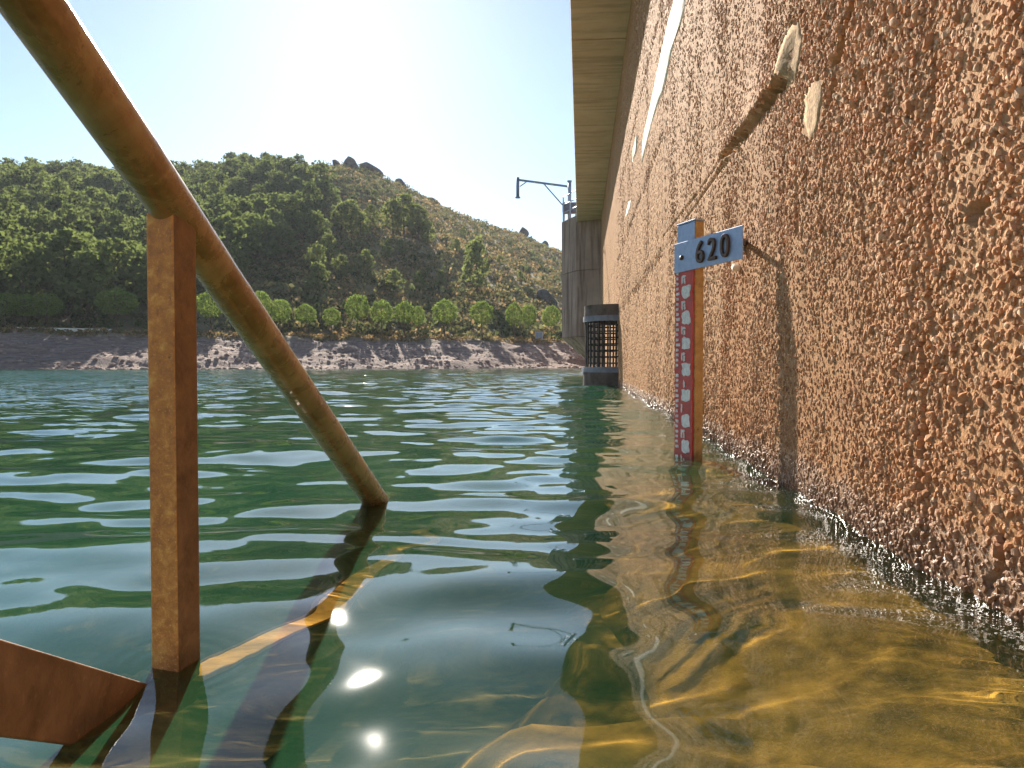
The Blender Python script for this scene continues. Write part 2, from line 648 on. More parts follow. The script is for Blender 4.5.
CRACKS = []
for pts, w, d in (([(790, 75), (775, 95), (742, 138), (722, 160)], 0.022, 0.07), ([(722, 160), (700, 190), (640, 265)], 0.009, 0.02),
                  ([(855, 0), (846, 35), (836, 68), (832, 100)], 0.026, 0.12), ([(924, 345), (925, 420), (922, 490)], 0.014, 0.09),
                  ([(798, 160), (799, 230)], 0.014, 0.06), ([(868, 90), (862, 70), (858, 92)], 0.012, 0.04),
                  ([(985, 205), (970, 215), (975, 225)], 0.016, 0.03), ([(937, 330), (931, 300), (933, 250), (928, 140), (935, 60)], 0.010, 0.022),
                  ([(935, 545), (945, 560)], 0.014, 0.02), ([(1000, 535), (1004, 560), (990, 585)], 0.012, 0.02),
                  ([(790, 338), (788, 350)], 0.014, 0.04), ([(782, 455), (782, 470)], 0.008, 0.03), ([(640, 322), (680, 302), (720, 278)], 0.006, 0.010)):
    P = [on_x(a, b, WX) for a, b in pts]
    for a, b in zip(P[:-1], P[1:]):
        CRACKS.append((a, b, w, d))


def rough_mask(y, z):
    """0 where mortar still covers the stones, 1 where they stand proud"""
    m = fbm(y * 1.1 + 3, z * 0.55 + 9, 3) + 0.5 * fbm(y * 4, z * 1.0, 2)
    m = 0.62 + m * 1.1 + np.clip((2.6 - y) * 0.22, -0.25, 0.3) + np.clip((0.45 - z) * 0.5, 0, 0.25)
    return np.clip(m, 0.12, 1.25)


def wall_depth(y, z):
    """outward (-x) relief of the face in metres"""
    d = 0.012 * fbm(y * 1.7, z * 1.3, 3) + 0.004 * fbm(y * 9, z * 5, 3)
    d = d + 0.003 * fbm(y * 38, z * 34, 3) * rough_mask(y, z)
    d = d + 0.003 * fbm(y * 14, z * 1.6, 2)
    for a, b, w, dp in CRACKS:
        dist, t = seg_dist(y, z, a, b)
        ww = w * (1 + 1.2 * vnoise(y * 24 + 5, z * 24))
        d = d - dp * np.clip(1.25 - dist / np.maximum(ww, 0.002), 0, 1)
    yl0, yl1 = P_J0.y, P_J1.y                          # the lift above the joint stands proud here
    lip = np.clip((y - yl0) / 0.15, 0, 1) * np.clip((yl1 - y) / 0.9, 0, 1)
    up_ = z - JOINT_Z - 0.02 * vnoise(y * 9, y * 0 + 3.3)
    d = d + 0.045 * lip * np.clip(up_ / 0.012, 0, 1) * np.clip(1 - up_ / 0.30, 0, 1)
    d = d - 0.02 * np.clip(1 - np.abs(z - JOINT_Z) / 0.014, 0, 1) * (y > 3.4) * np.clip((9 - y) / 3, 0, 1)
    return d


ys = np.concatenate([np.arange(0.9, 5.0, 0.011), np.geomspace(5.0, 8.0, 150)[1:]])
zs = np.concatenate([np.linspace(-2.6, -0.34, 24), np.arange(-0.3, 1.9, 0.0115), np.linspace(1.93, 7.4, 120)])
YY, ZZ = np.meshgrid(ys, zs, indexing='ij')
XX = WX - wall_depth(YY, ZZ)
wf = link('wall_face', mesh_np('wall_face', np.stack([XX, YY, ZZ], -1), grid_faces(len(ys), len(zs))[:, ::-1], True), M['wall'], dam)
wf.cycles.is_caustics_receiver = True
ys2 = np.geomspace(8.0, 118, 150)
zs2 = np.concatenate([np.linspace(-6, -0.4, 6), np.linspace(-0.2, 7.4, 130)])
YY2, ZZ2 = np.meshgrid(ys2, zs2, indexing='ij')
fade = np.clip((118 - YY2) / 110, 0, 1)
XX2 = WX - (0.012 * fbm(YY2 * 1.7, ZZ2 * 1.3, 3) + 0.004 * fbm(YY2 * 9, ZZ2 * 5, 3) * fade)
for zj in (JOINT_Z, 2.9, 4.35, 5.8):
    XX2 = XX2 + 0.012 * np.exp(-((ZZ2 - zj) / 0.05) ** 2)
link('wall_far_face', mesh_np('wall_far_face', np.stack([XX2, YY2, ZZ2], -1), grid_faces(len(ys2), len(zs2))[:, ::-1], True), M['wallfar'], dam)
MB().box((WX + 2.2, 58, 0.5), (4.2, 122, 13.6)).build('core', M['tower'], dam)

# pebbles -------------------------------------------------
PAL = np.array([(0.48, 0.28, 0.17), (0.40, 0.21, 0.12), (0.56, 0.38, 0.26), (0.33, 0.17, 0.10), (0.52, 0.30, 0.21), (0.64, 0.52, 0.42), (0.44, 0.28, 0.20), (0.24, 0.13, 0.09)])
PAL = PAL * np.array([1.12, 0.97, 0.82])
PAL_P = np.array([0.19, 0.15, 0.17, 0.09, 0.13, 0.15, 0.08, 0.04])


def pebble_shape(n, seed, w, prot):
    """n domes: (n,13,3) local verts (out, y, z) and shared faces; w (n,) half-width, prot (n,) outward height"""
    r = np.random.default_rng(seed)
    ang = np.linspace(0, 2 * np.pi, 6, endpoint=False)[None, :] + r.normal(0, 0.22, (n, 6)) + r.random((n, 1)) * 6.28
    rad0 = w[:, None] * (1 + r.normal(0, 0.16, (n, 6)))
    rad1 = rad0 * (0.66 + r.normal(0, 0.10, (n, 6)))
    el = (0.62 + 0.38 * r.random(n))[:, None]
    th = r.normal(np.pi / 2, 0.7, n)[:, None]
    def put(rad, out):
        a, b = rad * np.cos(ang), rad * np.sin(ang) * el
        return np.stack([out, a * np.cos(th) - b * np.sin(th), a * np.sin(th) + b * np.cos(th)], -1)
    v0 = put(rad0, np.full((n, 6), -0.006))
    tilt = r.normal(0, 0.35, (n, 1)) * np.cos(ang - r.random((n, 1)) * 6.28)
    v1 = put(rad1, prot[:, None] * (0.72 + 0.30 * tilt + r.normal(0, 0.10, (n, 6))))
    ap = np.stack([prot, r.normal(0, 0.22, n) * w, r.normal(0, 0.22, n) * w], -1)[:, None, :]
    v = np.concatenate([v0, v1, ap], 1)
    f = []
    for k in range(6):
        q = (k + 1) % 6
        f += [(k, 6 + q, q), (k, 6 + k, 6 + q), (6 + k, 12, 6 + q)]
    return v, np.array(f)


sp = 0.0148
gy, gz = np.meshgrid(np.arange(1.15, 7.6, sp), np.arange(-0.32, 4.6, sp), indexing='ij')
gy, gz = gy.ravel(), gz.ravel()
keep = (gz < 0.62 + 0.52 * gy) & (rng.random(gy.size) < np.clip(1.42 - gy * 0.205, 0.20, 1.0)) & (gz > -0.32)
gy, gz = gy[keep], gz[keep]
gy = gy + rng.normal(0, sp * 0.36, gy.size)
gz = gz + rng.normal(0, sp * 0.36, gz.size)
# farther along only the larger stones still read
hy, hz = np.meshgrid(np.arange(7.4, 19, 0.055), np.arange(0.0, 6.4, 0.046), indexing='ij')
hy, hz = hy.ravel() + rng.normal(0, 0.02, hy.size), hz.ravel() + rng.normal(0, 0.02, hz.size)
hk = (hz < 0.62 + 0.52 * hy) & (rng.random(hy.size) < np.clip((19 - hy) / 11, 0, 0.9))
near_n = gy.size
gy, gz = np.concatenate([gy, hy[hk]]), np.concatenate([gz, hz[hk]])
farp = np.arange(gy.size) >= near_n
rm = rough_mask(gy, gz)
keep = rng.random(gy.size) < 0.5 + 0.6 * rm
for a, b, w_, d_ in CRACKS:
    if d_ > 0.025:
        dist, _ = seg_dist(gy, gz, a, b)
        keep &= dist > w_ * 0.9
PATCH = [([(797, 18), (803, 35), (800, 62), (795, 80), (786, 88), (783, 66), (788, 40)]), ([(812, 82), (826, 90), (822, 108), (818, 130), (810, 142), (806, 118), (805, 95)])]
for pp in PATCH:
    P = [on_x(a, b, WX) for a, b in pp]
    cy_, cz_ = sum(p.y for p in P) / len(P), sum(p.z for p in P) / len(P)
    ry, rz = max(abs(p.y - cy_) for p in P), max(abs(p.z - cz_) for p in P)
    keep &= (((gy - cy_) / ry) ** 2 + ((gz - cz_) / rz) ** 2) > 0.9
gy, gz, rm, farp = gy[keep], gz[keep], rm[keep], farp[keep]
n = gy.size
w = sp * (0.46 + 0.46 * rng.random(n) ** 1.4) * np.interp(gy, [3, 5.5], [1.0, 1.3]) * (0.80 + 0.35 * rm)
w = np.where(farp, w * 2.0, w)
big = (rng.random(n) < 0.07) & ~farp
w = np.where(big, w * (1.15 + 0.55 * rng.random(n) ** 2), w)
prot = w * (0.36 + 0.48 * rng.random(n)) * (0.5 + 0.55 * rm)
ci = rng.choice(len(PAL), n, p=PAL_P)
prot = np.where(farp, prot * 0.5, prot) * np.interp(gy, [2.5, 7], [1.0, 0.75])
cols = PAL[ci] * (0.62 + 0.72 * rng.random((n, 1)))
# the 300 stones that show largest are parts of their own
show = w / np.hypot(gy, WX) ** 1.5 * (gy > 1.45) * (gz > 0.02) * (gz < 0.5 + 0.5 * gy)
order = np.argsort(-show)
solo, rest = order[:300], order[300:]
V, Fp = pebble_shape(len(rest), 5, w[rest], prot[rest])
base_x = np.where(gy < 8.0, WX - wall_depth(gy, gz), WX - (0.012 * fbm(gy * 1.7, gz * 1.3, 3) + 0.004 * fbm(gy * 9, gz * 5, 3)))
V[:, :, 0] = base_x[rest][:, None] - V[:, :, 0]
V[:, :, 1] += gy[rest][:, None]
V[:, :, 2] += gz[rest][:, None]
Fa = (np.arange(len(rest))[:, None, None] * 13 + Fp[None]).reshape(-1, 3)
me = mesh_np('aggregate', V, Fa, False)
colour_attr(me, np.repeat(cols[rest], 13, 0))
agg = link('aggregate', me, M['pebble'], dam)
tag(agg, kind='stuff')
variants = []
for k in range(12):
    v, f = pebble_shape(1, 50 + k, np.array([1.0]), np.array([0.75]))
    v = v[0].copy()
    v[:6, 0] = -0.35
    v[:, 0] *= -1
    me = mesh_np('pebble', v, f, False)
    colour_attr(me, np.repeat((PAL[k % len(PAL)] * 1.1)[None], 13, 0))
    variants.append(me)
for q, i in enumerate(solo):
    o = link('pebble', variants[q % 12], M['pebble'], dam)
    o.location = (base_x[i], gy[i], gz[i])
    o.location = dam.matrix_basis.inverted() @ Vector(o.location)
    o.matrix_parent_inverse.identity()
    o.scale = (w[i],) * 3
    o.rotation_euler = (rng.random() * 6.28, 0, 0)


# mortar patches and lime streaks (raised skins on the face)
def skin(name, pts, mat_, thick, far=False):
    P = [on_x(a, b, WX) for a, b in pts]
    c = sum(P, Vector()) / len(P)
    fine = []
    for a, b in zip(P, P[1:] + P[:1]):
        for t_ in (0, 0.33, 0.66):
            fine.append(a.lerp(b, t_) + Vector((0, rng.normal(0, 0.007), rng.normal(0, 0.007))) * (3 if far else 1))
    n_ = len(fine)
    vs, fs = [], []
    for sc, th in ((1.04, -0.03), (1.0, thick * 0.7), (0.7, thick), (0.35, thick * 1.15)):
        for p in fine:
            q = c + (p - c) * sc
            wd_ = 0.0 if far else float(wall_depth(np.array([q.y]), np.array([q.z]))[0])
            vs.append((WX - max(wd_, -0.01) - th - rng.normal(0, thick * 0.25), q.y, q.z))
    for r_ in range(3):
        for k_ in range(n_):
            fs.append((r_ * n_ + k_, (r_ + 1) * n_ + k_, (r_ + 1) * n_ + (k_ + 1) % n_, r_ * n_ + (k_ + 1) % n_))
    vs.append((WX - thick * 1.2, c.y, c.z))
    for k_ in range(n_):
        fs.append((3 * n_ + k_, 4 * n_, 3 * n_ + (k_ + 1) % n_))
    return MB().add(vs, fs).build(name, mat_, dam, True)


for pp in PATCH:
    skin('mortar_patch', pp, M['mortar'], 0.003)
skin('lime_streak', [(689, -14), (684, 8), (672, 52), (662, 90), (650, 130), (642, 160), (643, 140), (652, 98), (664, 40), (676, -6)], M['lime'], 0.007, True)
skin('lime_streak', [(637, 132), (636, 150), (632.6, 163), (633.2, 150)], M['lime'], 0.007, True)
skin('lime_streak', [(632, 198), (629.5, 210), (625.5, 218), (627.5, 207)], M['lime'], 0.007, True)

# walkway cantilevered from the crest
SOF_Z, SOF_OUT = 6.7, -0.20
for k in range(11):                                  # cast in bays
    y0, y1 = -8 + k * 3.8, -8 + (k + 1) * 3.8 - 0.025
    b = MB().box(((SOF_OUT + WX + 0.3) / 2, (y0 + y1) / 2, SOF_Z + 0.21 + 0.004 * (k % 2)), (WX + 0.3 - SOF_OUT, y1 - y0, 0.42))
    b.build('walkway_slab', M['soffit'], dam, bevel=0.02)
MB().box((SOF_OUT + 0.13, 13, SOF_Z + 0.95), (0.18, 41, 1.05)).build('parapet', M['tower'], dam, bevel=0.02)

# ------------------------------------------------------------------ intake tower
TY0 = 35.0
tower = thing('intake_tower', 'faceted grey-brown concrete turret bracketed out of the dam under the walkway', 'tower', (0.0, TY0, 0))
poly = [(0.9, 32.9), (-0.23, 33.5), (-0.89, 35.0), (-0.89, 37.6), (-0.23, 39.1), (0.9, 39.7)]
TOP = on_y(562, 222, 35.0).z
MIDZ = on_y(562, 275, 35.0).z
BOTZ = on_y(562, 338, 35.0).z
poly_in = [(x * 1.0 + 0.015 if x < 0.8 else x, y + (0.015 if y < 36 else -0.015)) for x, y in poly]
foot = [(0.9, 33.4), (0.80, 33.6), (0.74, 35.1), (0.74, 37.5), (0.80, 39.0), (0.9, 39.2)]
rev = lambda p: p[::-1]
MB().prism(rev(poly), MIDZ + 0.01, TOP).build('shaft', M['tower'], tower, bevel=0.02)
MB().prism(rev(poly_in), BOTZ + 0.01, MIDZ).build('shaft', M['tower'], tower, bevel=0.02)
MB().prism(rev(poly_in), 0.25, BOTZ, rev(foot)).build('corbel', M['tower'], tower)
rail_z = TOP + 1.15
tp = [(-0.20, 33.7), (-0.83, 35.05), (-0.83, 37.5)]
for x, y in tp + [(-0.5, 34.37), (-0.83, 36.2)]:
    MB().tube([(x, y, TOP - 0.05), (x, y, rail_z)], 0.028, 6).build('railing_post', M['galv'], tower)
for zz in (TOP + 0.42, TOP + 0.78, rail_z):
    MB().tube([(x, y, zz) for x, y in tp], 0.024, 6).build('railing_bar', M['galv'], tower)

crane = thing('davit_crane', 'small grey swing crane on top of the concrete turret', 'crane', (-0.45, 35.6, TOP))
mast = on_y(569.5, 200, 35.3)
mtop = on_y(570, 182, 35.3).z
MB().tube([(mast.x, 35.3, TOP - 0.05), (mast.x, 35.3, mtop)], 0.085, 12).build('mast', M['galv'], crane, True)
MB().tube([(mast.x, 35.3, mtop), (mast.x, 35.3, mtop + 0.06)], 0.11, 12).build('mast_cap', M['crane'], crane)
a, b = on_y(519, 180.0, 35.3), on_y(569, 186.6, 35.3)
MB().bar(a, b, 0.06, 0.09).build('jib', M['crane'], crane)
MB().bar(on_y(544, 184, 35.3), on_y(562.5, 205, 35.3), 0.045, 0.05).build('strut', M['crane'], crane)
MB().bar(on_y(520, 186.5, 35.3), on_y(527, 181.5, 35.3), 0.035, 0.04).build('strut', M['crane'], crane)
h0, h1 = on_y(517.8, 177.5, 35.3), on_y(517.8, 197, 35.3)
MB().tube([h0, h1], 0.075, 10).build('hoist_housing', M['crane'], crane, True)
MB().tube([h1, h1 - Vector((0, 0, 0.05))], [0.12, 0.12], 10).build('hoist_foot', M['crane'], crane)
c0, c1 = on_y(562.5, 203.5, 35.3), on_y(577, 213, 35.3)
MB().box(((c0.x + c1.x) / 2, 35.3, (c0.z + c1.z) / 2), (abs(c1.x - c0.x), 0.5, abs(c0.z - c1.z))).build('winch_cabinet', M['band'], crane, bevel=0.02)
for dx in (0.06, abs(c1.x - c0.x) - 0.06):
    MB().bar((c0.x + dx, 35.3, TOP - 0.03), (c0.x + dx, 35.3, c1.z), 0.05, 0.05, (1, 0, 0)).build('cabinet_leg', M['galv'], crane)

# ------------------------------------------------------------------ trash rack
RC, RR = Vector((WX + 0.02, 18.1, 0)), 0.79
rack = thing('trash_rack', 'dark rounded intake grating cage fixed to the dam at the waterline', 'grating', RC)


def half_ring(r0, r1, z0, z1, n_=18):
    mb = MB()
    vs = []
    for k in range(n_ + 1):
        a_ = math.pi / 2 + math.pi * k / n_
        for r_, z_ in ((r0, z0), (r1, z0), (r1, z1), (r0, z1)):
            vs.append((RC.x + r_ * math.cos(a_), RC.y + r_ * math.sin(a_), z_))
    fs = []
    for k in range(n_):
        for q in range(4):
            fs.append((4 * k + q, 4 * k + (q + 1) % 4, 4 * k + 4 + (q + 1) % 4, 4 * k + 4 + q))
    fs += [(3, 2, 1, 0), (4 * n_, 4 * n_ + 1, 4 * n_ + 2, 4 * n_ + 3)]
    return mb.add(vs, fs)


zr = lambda py: on_y(600, py, 17.5).z
half_ring(0.02, RR, zr(316), zr(304.5)).build('cap', M['rackc'], rack)
half_ring(RR - 0.1, RR + 0.025, zr(321), zr(315.5)).build('band', M['band'], rack)
half_ring(RR - 0.1, RR + 0.05, zr(372.5), zr(367)).build('band', M['band'], rack)
half_ring(0.02, RR + 0.02, -0.5, zr(372)).build('base_block', M['rackc'], rack)
NB = 17
for k in range(NB):
    a_ = math.pi / 2 + math.pi * (k + 0.5) / NB
    x, y = RC.x + (RR - 0.04) * math.cos(a_), RC.y + (RR - 0.04) * math.sin(a_)
    MB().tube([(x, y, zr(368)), (x, y, zr(320))], 0.022, 6).build('bar', M['dark'], rack)
for k in range(7):
    z_ = zr(367) + (zr(321) - zr(367)) * (k + 0.6) / 7.2
    half_ring(RR - 0.085, RR - 0.05, z_ - 0.016, z_ + 0.016).build('hoop', M['dark'], rack)

# ------------------------------------------------------------------ water
mats = M['water']
POST = on_z(176.5, 664)
RAIL_END = on_z(375, 500)


def water_waves(x, y, step):
    r = np.random.default_rng(4)
    z = np.zeros_like(x)
    comps = []
    for lam0, slope, num, spread in ((2.6, 0.014, 6, 0.7), (1.15, 0.024, 8, 0.7), (0.62, 0.034, 12, 0.45), (0.36, 0.046, 14, 0.45), (0.21, 0.030, 14, 0.6), (0.11, 0.007, 8, 1.2)):
        for k in range(num):
            lam = lam0 * (0.75 + 0.55 * r.random())
            th = r.normal(0, spread)
            comps.append((lam, th, slope / math.sqrt(num) * math.sqrt(2), r.random() * 6.283))
    # wind roughens the open water: shorter waves grow with distance from the sheltered corner
    open_ = np.clip((np.hypot(x - 0.3, y) - 2.0) / 14, 0, 1)
    gust = 0.75 + 0.9 * np.clip(fbm(x / 9 + 3, y / 14, 2) + 0.35, 0, 1)
    for lam, th, sl, ph in comps:
        k = 2 * math.pi / lam
        fade_ = np.clip((lam / np.maximum(step, 1e-4) - 2.2) / 3.0, 0, 1)
        amp = sl / k * fade_
        if lam < 0.5:
            amp = amp * (0.66 + 0.9 * open_) * gust
        else:
            amp = amp * (0.85 + 1.25 * open_)
        z = z + amp * np.sin(k * (x * math.sin(th) + y * math.cos(th)) + ph + 0.6 * np.sin(0.9 * x + ph) + 0.4 * np.sin(0.7 * y + 2 * ph))
    # rings round the post and the handrail
    for p, a0, lam in ((POST, 0.0011, 0.030), (RAIL_END, 0.0008, 0.035)):
        d = np.hypot(x - p.x, y - p.y)
        z = z + a0 * np.cos(2 * math.pi * d / lam) * np.exp(-((d - 0.05) / 0.10) ** 2) * np.clip((lam / np.maximum(step, 1e-4) - 2) / 3, 0, 1)
    # slop along the rough wall
    dw = np.clip(WX - x, 0, 5)
    chop = np.exp(-dw / 0.16) * np.clip((0.05 / np.maximum(step, 1e-4) - 2) / 3, 0, 1)
    z = z + 0.0016 * chop * np.sin(2 * math.pi * (y / 0.055 + x / 0.09 + 1.2 * fbm(x * 6, y * 6, 2))) + 0.0020 * chop * fbm(x * 22, y * 22, 2)
    z = z + 0.004 * np.exp(-dw / 0.012)
    return z


OX, OY = 0.0, -0.6
NA, NR = 660, 900
az = np.linspace(R(-66), R(52), NA)
rr = np.geomspace(0.75, 128, NR)
AZ, RRR = np.meshgrid(az, rr, indexing='ij')
WXm, WYm = OX + RRR * np.sin(AZ), OY + RRR * np.cos(AZ)
step = np.broadcast_to((rr * (math.log(128 / 0.75) / NR))[None, :], AZ.shape)
WZ = water_waves(WXm, WYm, step)
fw = grid_faces(NA, NR)
cx = WXm.ravel()[fw].mean(1)
cyy = WYm.ravel()[fw].mean(1)
fw = fw[(cx < WX + 0.12) & (shore_s(cx, cyy) < 4)]
used = np.unique(fw)
remap = np.full(WXm.size, -1, np.int32)
remap[used] = np.arange(len(used))
pts = np.stack([WXm.ravel(), WYm.ravel(), WZ.ravel()], -1)[used]
wme = mesh_np('water', pts, remap[fw], True)
wind = np.clip((330 - px_of(pts[:, 0], pts[:, 1])) / 220, 0, 1)          # a breeze ruffles the left side of the lake
rip = np.clip((step.ravel()[used] - 0.03) / 0.14, 0, 1) * (0.20 + 0.12 * fbm(pts[:, 0] / 9, pts[:, 1] / 15, 2) + 0.75 * wind)
# silt hangs in the open lake, the water over the steps is clearer
clear = np.clip((pts[:, 0] + 0.35) / 0.5, 0, 1) * np.clip((5.5 - pts[:, 1]) / 2.5, 0, 1)
clear2 = np.clip((pts[:, 0] + 1.3) / 0.5, 0, 1) * np.clip((3.4 - pts[:, 1]) / 1.2, 0, 1)
murk = 0.40 - 0.14 * clear2 - 0.15 * clear
murk = murk * (1 - 0.75 * np.exp(-np.clip(WX - pts[:, 0], 0, 9) / 0.12))
colour_attr(wme, np.stack([np.clip(rip, 0, 1), murk, murk * 0], 1))
water = link('water', wme, mats)
tag(water, kind='structure')
water.cycles.is_caustics_caster = True

# ------------------------------------------------------------------ submerged stair
stair = thing('stair', 'submerged golden-brown concrete steps going down beside the dam wall', 'stairs', (0.1, 0.8, 0))
dirh = (RAIL_END - POST)
dirh.z = 0
dirh.normalize()
for k in range(12):
    y0 = 0.30 + 0.30 * k
    zt = 0.065 - 0.165 * k
    nu, nv = 26, 9                                    # worn tread and nosing, crusted with silt and algae
    xl = -0.10 - 0.22 * rng.random()
    uu, vv_ = np.meshgrid(np.linspace(0, 1, nu), np.linspace(0, 1, nv), indexing='ij')
    sx = xl + (0.87 - xl) * uu + 0.02 * fbm(vv_ * 5 + k, uu * 3, 2)
    sy = y0 + 0.34 * vv_ + 0.05 * fbm(sx * 5 + k * 3.1, vv_ * 0 + k, 2)
    sz = zt + 0.045 * fbm(sx * 4, sy * 4, 3) - 0.16 * np.clip(vv_ - 0.78, 0, 1) / 0.22 - 0.25 * np.clip(0.14 - uu, 0, 1) / 0.14
    o = link('step', mesh_np('step', np.stack([sx, sy, sz], -1), grid_faces(nu, nv), True), M['steps'], stair)
    sm = o.modifiers.new('thickness', 'SOLIDIFY')
    sm.thickness, sm.offset = 0.10, -1
    o.cycles.is_caustics_receiver = True

lu, lv = np.meshgrid(np.linspace(0, 1, 24), np.linspace(0, 1, 120), indexing='ij')
ly = 0.7 + 6.3 * lv
lx = 0.12 + 0.10 * fbm(ly * 1.3, ly * 0 + 2.2, 3) + (0.76 - 0.10 * fbm(ly * 1.3, ly * 0 + 2.2, 3)) * lu
lz = -0.14 - 0.15 * (ly - 0.7) - 0.30 * (1 - lu) ** 1.5 + 0.05 * fbm(lx * 5, ly * 5, 4)
led = link('silt_ledge', mesh_np('silt_ledge', np.stack([lx, ly, lz], -1), grid_faces(24, 120), True), M['steps'], stair)
led.cycles.is_caustics_receiver = True
sm = led.modifiers.new('thickness', 'SOLIDIFY')
sm.thickness, sm.offset = 0.10, -1
gx, gyy = np.meshgrid(np.linspace(-7, 0.4, 70), np.linspace(0.2, 9, 80), indexing='ij')
gzz = -0.10 - 0.48 * (gyy - 0.4) - 0.10 * np.clip(-gx, 0, 9) ** 1.3 + 0.07 * fbm(gx * 2.1, gyy * 2.1, 4)
sl = link('silt_slope', mesh_np('silt_slope', np.stack([gx, gyy, gzz], -1), grid_faces(70, 80), True), mat_concrete('silt_slope', (0.05, 0.04, 0.02), (0.12, 0.09, 0.045), 3))
tag(sl, kind='structure')
sl.cycles.is_caustics_receiver = True

# ------------------------------------------------------------------ handrail with post and stringer
hr = thing('handrail', 'rusty stair handrail on a square post running down into the water', 'handrail', (POST.x, POST.y, 0))
pt = on_y(172, 206, POST.y)
J = Vector((pt.x, POST.y, pt.z))
d3 = (J - RAIL_END)
near = RAIL_END + d3 * 1.75
far_ = RAIL_END - d3 * 0.20
npts = 40
pp, rad = [], []
for k in range(npts + 1):
    t_ = k / npts
    pp.append(far_.lerp(near, t_))
    rad.append(0.047 - 0.0105 * min(1, t_ / 0.55))
pipe = MB().tube(pp, rad, 40).build('top_rail', M['rail'], hr, True)
pipe.cycles.is_caustics_receiver = True
# square post, turned so two faces show
PW = 0.0545
rot = Matrix.Rotation(R(-11), 3, 'Z')
post_top = J.z - 0.004
mb = MB()
mb.box((POST.x, POST.y, (post_top - 0.16) / 2), (PW, PW, post_top + 0.16), rot)
ax = -d3.normalized()
for q in range(4, 8):                                # top cut to lie under the sloping pipe
    v = mb.v[q]
    mb.v[q] = (v[0], v[1], J.z + (v[1] - J.y) / ax.y * ax.z - 0.024)
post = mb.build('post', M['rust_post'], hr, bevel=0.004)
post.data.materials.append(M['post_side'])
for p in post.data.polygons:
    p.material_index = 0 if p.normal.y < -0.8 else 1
# stringer plate: top edge read where it leaves the frame and where it meets the water
s1 = on_z(142, 683)
nrm = Vector((-dirh.y, dirh.x, 0))
dd = ray(0, 640)
k_ = (s1 - EYE).dot(nrm) / dd.dot(nrm)
s0 = EYE + dd * k_
sd = (s1 - s0).normalized()
sA, sB = s0 - sd * 0.5, s1 + sd * 3.4
upv = nrm.cross(sd)
if upv.z < 0:
    upv = -upv
PH = 0.098
mb = MB()
mb.bar(sA - upv * PH / 2, sB - upv * PH / 2, 0.011, PH, upv)
st = mb.build('stringer', M['stringer'], hr, bevel=0.002)
st.cycles.is_caustics_receiver = True
# flange lying along the drowned length of the stringer
f0 = s1 + sd * 0.10
kb = MB().bar(f0 + nrm * -0.030 - upv * 0.012, sB + nrm * -0.030 - upv * 0.012, 0.070, 0.016, upv).build('flange', M['flange'], hr, bevel=0.003)
kb.cycles.is_caustics_receiver = True

# thread strung between post and rail
ta, tb = on_y(198, 434, POST.y + 0.02), None
rp = min((RAIL_END + d3 * (q / 200) for q in range(200)), key=lambda p: abs(px_of(p.x, p.y) - 268))
tb = Vector((rp.x, rp.y, rp.z - 0.045))
mid = (ta + tb) / 2 + Vector((0, 0, -0.004))
tag(MB().tube([ta, mid, tb], 0.0006, 5).build('thread', M['thread'], None, True), 'thin pale thread stretched from the square post to the sloping handrail', 'thread')

# ------------------------------------------------------------------ gauge staff with number board
G = on_z(688, 457)
gauge = thing('water_gauge', 'red and white water level staff with a blue-grey board reading 620', 'gauge', (G.x, G.y, 0))
A = on_z(677, 455)
A = A * (4.15 / A.y)
A.z = 0
E = Vector((0.756, 3.60, 0))
bd = (E - A)
bd.z = 0
bd.normalize()                                        # along the board, left to right
bn = Vector((bd.y, -bd.x, 0))                         # facing the camera
if bn.y > 0:
    bn = -bn
up = Vector((0, 0, 1))


def gp(u, z, out=0.0):
    return A + bd * u + bn * out + up * z


def gbox(name, u0, u1, z0, z1, o0, o1, m, bevel=0.0, parent=None):
    c = gp((u0 + u1) / 2, (z0 + z1) / 2, (o0 + o1) / 2)
    rt = Matrix((bd, -bn, up)).transposed()
    return MB().box(c, (u1 - u0, abs(o1 - o0), z1 - z0), rt).build(name, m, parent or gauge, bevel=bevel)


def gz(px, py, u):
    p = gp(u, 0)
    return on_y(px, py, p.y).z


SW = 0.172
ztop = gz(690, 224, 0.07)
zb0, zb1 = gz(682, 262, 0.0), gz(682, 243, 0.0)
zst = gz(685, 261, 0.05)
gbox('post', 0.0, SW, -0.9, ztop, -0.050, 0.0, M['staff_yellow'], 0.004)
gbox('post_face', 0.002, SW - 0.002, zst, ztop - 0.002, 0.001, 0.006, M['sky_tint_alu'], 0.001)
gbox('post_cap', -0.004, SW + 0.004, ztop + 0.001, ztop + 0.010, -0.054, 0.008, M['sky_tint_alu'], 0.002)
# staff plate with ragged edges
mb = MB()
nz = 60
vs, fs = [], []
for k in range(nz + 1):
    z_ = -0.25 + (zst + 0.25) * k / nz
    ul, ur = -0.008 + rng.normal(0, 0.0022), SW - 0.006 + rng.normal(0, 0.0025)
    for u_, o_ in ((ul, 0.002), (ul, 0.012), (ur, 0.012), (ur, 0.002)):
        vs.append(gp(u_, z_, o_))
for k in range(nz):
    for q in range(4):
        fs.append((4 * k + q, 4 * k + (q + 1) % 4, 4 * k + 4 + (q + 1) % 4, 4 * k + 4 + q))
fs += [(3, 2, 1, 0), (4 * nz, 4 * nz + 1, 4 * nz + 2, 4 * nz + 3)]
mb.add(vs, fs)
staff = mb.build('staff_plate', M['red'], gauge)
staff.cycles.is_caustics_receiver = True


